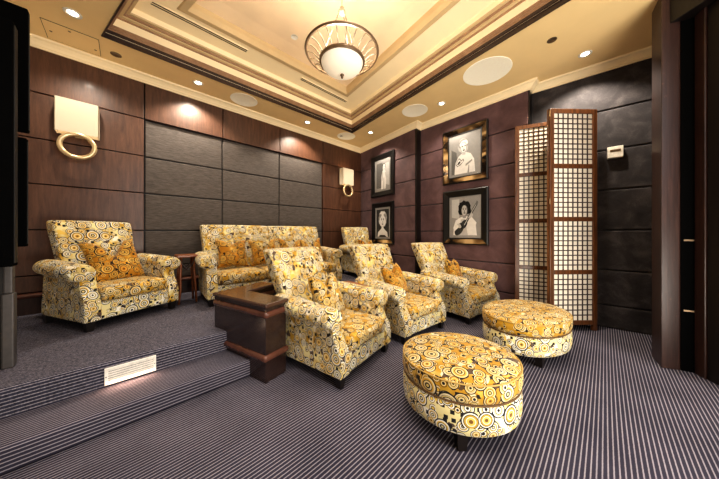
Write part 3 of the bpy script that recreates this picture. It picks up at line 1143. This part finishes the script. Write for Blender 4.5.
for k in range(3):
    t_ = 2 * PI * k / 3 + .35
    bm = bmesh.new()
    tube(bm, [(.03 * cos(t_), .03 * sin(t_), .40), (.12 * cos(t_), .12 * sin(t_), .17), (RI * cos(t_), RI * sin(t_), DI)], .006, 8)
    build(bm, 'rod', M['nickel'], ch, True)
bm = bmesh.new()
lathe(bm, [(0, .37), (.02, .375), (.036, .39), (.04, .405), (.03, .42), (.016, .435), (.02, .45), (.008, .46), (0, .462)], n=24)
build(bm, 'hub', M['nickel'], ch, True)
bm = bmesh.new()
zz_ = .465
k = 0
while zz_ < ZC + .48 - CZ - .03:
    a_ = k % 2
    pts = [((.008 * cos(q)) * (1 - a_), (.008 * cos(q)) * a_, zz_ + .018 + .02 * sin(q)) for q in [2 * PI * i / 10 for i in range(10)]]
    tube(bm, pts, .0028, 5, True)
    zz_ += .033
    k += 1
build(bm, 'chain', M['nickel'], ch, True)
bm = bmesh.new()
lathe(bm, [(0, ZC + .44 - CZ), (.05, ZC + .452 - CZ), (.06, ZC + .475 - CZ), (0, ZC + .478 - CZ)], n=24)
build(bm, 'ceiling_rose', M['nickel'], ch, True)

# ------------------------------------------------------------------ ceiling fittings
def spot(loc, target, energy, ang=75, blend=.6, color=(1, .86, .66), size=.04):
    ld = bpy.data.lights.new('downlight beam', 'SPOT')
    ld.energy = energy
    ld.spot_size = math.radians(ang)
    ld.spot_blend = blend
    ld.color = color
    ld.shadow_soft_size = size
    lo = bpy.data.objects.new('downlight_beam', ld)
    COL.objects.link(lo)
    lo.location = loc
    lo.rotation_euler = (Vector(target) - Vector(loc)).to_track_quat('-Z', 'Y').to_euler()
    return lo
def downlight(x, y, label, energy, dx=0, dy=0):
    root = thing('downlight', label, 'ceiling light', (x, y, ZC), 0, 'recessed ceiling downlights')
    bm = bmesh.new()
    lathe(bm, [(.034, -.001), (.064, -.001), (.062, -.008), (.048, -.008), (.034, -.002), (.034, -.001)], n=28)
    build(bm, 'trim_ring', M['ivory'], root, True)
    bm = bmesh.new()
    lathe(bm, [(0, -.004), (.034, -.004), (.034, -.002), (0, -.002)], n=24)
    build(bm, 'lamp_face', M['lamp'], root, True)
    spot((x, y, ZC - .02), (x + dx * 4, y + dy * 4, 0), energy, 118, .55, (1, .90, .76), .03)
DL = [(-.363, 3.62, 'lit recessed downlight beside the square access panel', 0, .2),
      (.746, 4.05, 'lit recessed downlight over the grey cloth wall, near the lone armchair', 0, .12),
      (2.525, 4.02, 'lit recessed downlight over the cloth wall, behind the coffer edge', 0, .12),
      (3.74, 3.49, 'lit recessed downlight over the pictures nearest the room corner', .12, 0),
      (3.74, 1.887, 'lit recessed downlight above the gold-framed photograph', .12, 0),
      (3.93, .166, 'lit recessed downlight above the lattice screen and wall control', .15, 0)]
for (x, y, lab, dx, dy), en in zip(DL, (38, 85, 85, 52, 40, 95)):
    downlight(x, y, lab, en, dx, dy)

def ceiling_disc(x, y, r, label, mat='disc', name='ceiling_speaker', cat='speaker', group='round ceiling speakers', z=ZC):
    bm = bmesh.new()
    lathe(bm, [(0, -.003), (r * .97, -.003), (r * .985, -.004), (r, -.002), (r, .001), (0, .001)], n=40)
    o = build(bm, name, M[mat], None, True, loc=(x, y, z))
    tag(o, label, cat, group)
ceiling_disc(3.44, 1.10, .29, 'big round cream ceiling speaker above the lattice screen')
ceiling_disc(3.63, 2.33, .22, 'round cream ceiling speaker between the two picture downlights')
ceiling_disc(1.372, 4.06, .20, 'faint round cream ceiling speaker over the sofa')
ceiling_disc(3.50, 4.0, .20, 'faint round cream ceiling speaker in the room corner')
ceiling_disc(3.387, .411, .045, 'small dark round ceiling sensor above the lattice screen', 'bronze', 'ceiling_sensor', 'sensor', 'dark ceiling sensors')
ceiling_disc(-.076, 4.10, .05, 'small dark round ceiling sensor beside the access panel', 'bronze', 'ceiling_sensor', 'sensor', 'dark ceiling sensors')
ceiling_disc(3.41, 4.06, .035, 'small dark round ceiling sensor in the room corner', 'bronze', 'ceiling_sensor', 'sensor', 'dark ceiling sensors')
ceiling_disc(1.62, 2.90, .045, 'small white round smoke detector on the ceiling tray', 'ivory', 'smoke_detector', 'detector', None, ZC + .478)

root = thing('access_panel', 'flush cream ceiling access panel with small screws beside the downlight', 'access panel', (0, 0, ZC))
bm = bmesh.new()
box(bm, -.60, 3.92, -.004, -.21, 4.26, .004)
build(bm, 'panel', M['cream'], root)
bm = bmesh.new()
for (xa, ya, xb, yb) in ((-.604, 3.916, -.206, 3.92), (-.604, 4.26, -.206, 4.264), (-.604, 3.916, -.60, 4.264), (-.21, 3.916, -.206, 4.264)):
    box(bm, xa, ya, -.0035, xb, yb, .003)
build(bm, 'shadow_gap', M['blackmatte'], root)
for x, y in ((-.56, 4.10), (-.42, 3.97), (-.245, 4.16)):
    bm = bmesh.new()
    lathe(bm, [(0, -.007), (.010, -.007), (.011, -.004), (0, -.003)], x, y, n=12)
    build(bm, 'screw', M['bronze'], root)

# slot vents in the sloping tray side
def slot(x0, x1, label):
    d = .36
    p = inset(HB, d)
    y = p[0][1] + (p[1][1] - p[0][1]) * .5
    z = ZC + .33 + (.36 - .33) * (d - .18) / (.46 - .18)
    root = thing('slot_vent', label, 'vent', ((x0 + x1) / 2, y, z), 0, 'linear slot vents in the coffer')
    hl = (x1 - x0) / 2
    bm = bmesh.new()
    box(bm, -hl, -.03, -.007, hl, .03, .004)
    build(bm, 'frame', M['cream_lt'], root)
    bm = bmesh.new()
    for yy in (-.016, .016):
        box(bm, -hl + .01, yy - .007, -.009, hl - .01, yy + .007, -.006)
    build(bm, 'slot', M['blackmatte'], root)
slot(.17, 1.20, 'long dark slot vent in the coffer side, nearest the access panel')
slot(2.02, 3.0, 'long dark slot vent in the coffer side below the chandelier')

# ------------------------------------------------------------------ small wall things
root = thing('step_light', 'white louvred metal step light set in the upper carpeted riser', 'step light', (.035, 2.40, .212))
bm = bmesh.new()
for (xa, za, xb, zb) in ((-.135, -.058, .135, -.046), (-.135, .046, .135, .058), (-.135, -.046, -.118, .046), (.118, -.046, .135, .046)):
    box(bm, xa, -.014, za, xb, 0, zb)
build(bm, 'frame', M['grille'], root, bevel=.002)
bm = bmesh.new()
for k in range(6):
    z = -.0385 + k * .0155
    box(bm, -.118, -.010, z - .0052, .118, -.003, z + .0052)
build(bm, 'louvre', M['grille'], root)
bm = bmesh.new()
box(bm, -.118, -.002, -.046, .118, -.0005, .046)
build(bm, 'backing', M['blackmatte'], root)
ld = bpy.data.lights.new('step lamp', 'AREA')
ld.shape = 'RECTANGLE'
ld.size, ld.size_y = .24, .02
ld.energy = .55
ld.color = (1, .62, .42)
lo = bpy.data.objects.new('step_lamp', ld)
COL.objects.link(lo)
lo.location = (.035, 2.372, .20)
lo.rotation_euler = (math.radians(-40), 0, 0)
bm = bmesh.new()
for x in (-.127, .127):
    box(bm, x - .003, -.0155, -.003, x + .003, -.013, .003)
build(bm, 'screw', M['steel'], root)

e3 = (Vector(S3[1]) - Vector(S3[0])).normalized()
pw = Vector(S3[0]) + e3 * ((-.085 - S3[0][1]) / e3.y)
root = thing('wall_control', 'small ivory wall control box on the charcoal wall beside the screen', 'control', (pw.x, pw.y, 2.20), math.atan2(e3.y, e3.x))
bm = bmesh.new()
box(bm, -.068, -.052, -.07, .068, -.0, .07)
build(bm, 'housing', M['ivory'], root, bevel=.006)
bm = bmesh.new()
box(bm, -.045, -.056, .005, .045, -.05, .032)
build(bm, 'display', M['bronze'], root, bevel=.002)

# black screens seen edge-on along the left wall
def slab(name, x0, x1, y0, y1, z0, z1, label, cat, group=None):
    root = thing(name, label, cat, (x0, (y0 + y1) / 2, (z0 + z1) / 2), 0, group)
    cx_, cy_, cz_ = root.location
    bm = bmesh.new()
    box(bm, x0 - cx_, y0 - cy_, z0 - cz_, x1 - cx_, y1 - cy_, z1 - cz_)
    build(bm, 'casing', M['void'], root, bevel=.006)
    bm = bmesh.new()
    box(bm, x1 - cx_, y0 + .02 - cy_, z0 + .02 - cz_, x1 - cx_ + .003, y1 - .02 - cy_, z1 - .02 - cz_)
    build(bm, 'screen_face', M['blackmatte'], root)
GW = 'black screens on the side wall'
slab('wall_screen', XL, -.488, 2.52, 2.62, .995, 2.50, 'large black wall screen seen edge-on at the picture edge, closest to the viewer', 'screen', GW)
slab('wall_screen', XL, -.515, 2.99, 3.05, 1.95, 2.86, 'upper narrow black wall panel seen edge-on beside the wood wall', 'screen', GW)
slab('wall_screen', XL, -.520, 2.985, 3.04, 1.10, 1.90, 'lower narrow black wall panel seen edge-on beside the wood wall', 'screen', GW)
root = thing('ceiling_speaker_box', 'black tilted box under the ceiling above the edge-on screens', 'speaker', (-.78, 1.95, 2.62))
bm = bmesh.new()
box(bm, -.16, -.35, -.2, .10, .20, .2)
bmesh.ops.rotate(bm, cent=(0, 0, 0), matrix=Matrix.Rotation(math.radians(25), 3, 'Y'), verts=bm.verts)
build(bm, 'cabinet', M['void'], root, bevel=.01)

# ------------------------------------------------------------------ lights and camera
def area(loc, target, energy, sx, sy, color):
    ld = bpy.data.lights.new('fill lamp', 'AREA')
    ld.shape = 'RECTANGLE'
    ld.size, ld.size_y = sx, sy
    ld.energy = energy
    ld.color = color
    lo = bpy.data.objects.new('fill_lamp', ld)
    COL.objects.link(lo)
    lo.location = loc
    lo.rotation_euler = (Vector(target) - Vector(loc)).to_track_quat('-Z', 'Y').to_euler()
    return lo
ld = bpy.data.lights.new('chandelier bulb', 'POINT')
ld.energy = 27
ld.color = (1, .91, .79)
ld.shadow_soft_size = .07
lo = bpy.data.objects.new('chandelier_bulb', ld)
COL.objects.link(lo)
lo.location = (CX, CY, CZ - .03)
area((1.2, -1.9, 2.6), (1.8, 2.5, .6), 32, 2.6, 1.6, (.97, .97, 1))  # added soft fill from behind the camera, not a fixture of the room
area((1.4, -1.7, .5), (1.8, .9, 3.3), 95, 2.4, 1.2, (1, .93, .82))  # added uplight behind the camera, brightens the ceiling like a bounced flash
# the rest of the downlight rows, over the unseen front of the room
for x, y in ((.0, 1.6), (.4, .2), (3.3, -.9), (2.9, .2), (1.7, -.6), (1.2, 1.0), (2.3, 1.2)):
    spot((x, y, ZC - .03 if (x < .5 or x > 3.2) else ZC + .30), (x, y, 0), 55, 105, .8, (1, .96, .92), .12)

w = bpy.data.worlds.new('World')
SC.world = w
w.use_nodes = True
bg = w.node_tree.nodes['Background']
bg.inputs[0].default_value = (1, .96, .92, 1)
bg.inputs[1].default_value = .42

cam = bpy.data.cameras.new('Camera')
co = bpy.data.objects.new('Camera', cam)
COL.objects.link(co)
F_PX, CXP, VH = 240.0, 359.5, 233.0
cam.sensor_fit = 'HORIZONTAL'
cam.sensor_width = 36
cam.lens = F_PX / 719 * 36
cam.shift_y = -(239.5 - VH) / 719
cam.clip_start = .02
th = math.atan2(605 - CXP, F_PX)
co.location = (0, 0, 1.2)
co.rotation_euler = (PI / 2, 0, th - PI / 2)
SC.camera = co

SC.view_settings.view_transform = 'Standard'
SC.view_settings.look = 'Medium High Contrast'
SC.view_settings.exposure = .5
SC.cycles.use_denoising = True
SC.cycles.denoising_input_passes = 'RGB_ALBEDO_NORMAL'
SC.cycles.denoising_prefilter = 'ACCURATE'
SC.cycles.max_bounces = 6
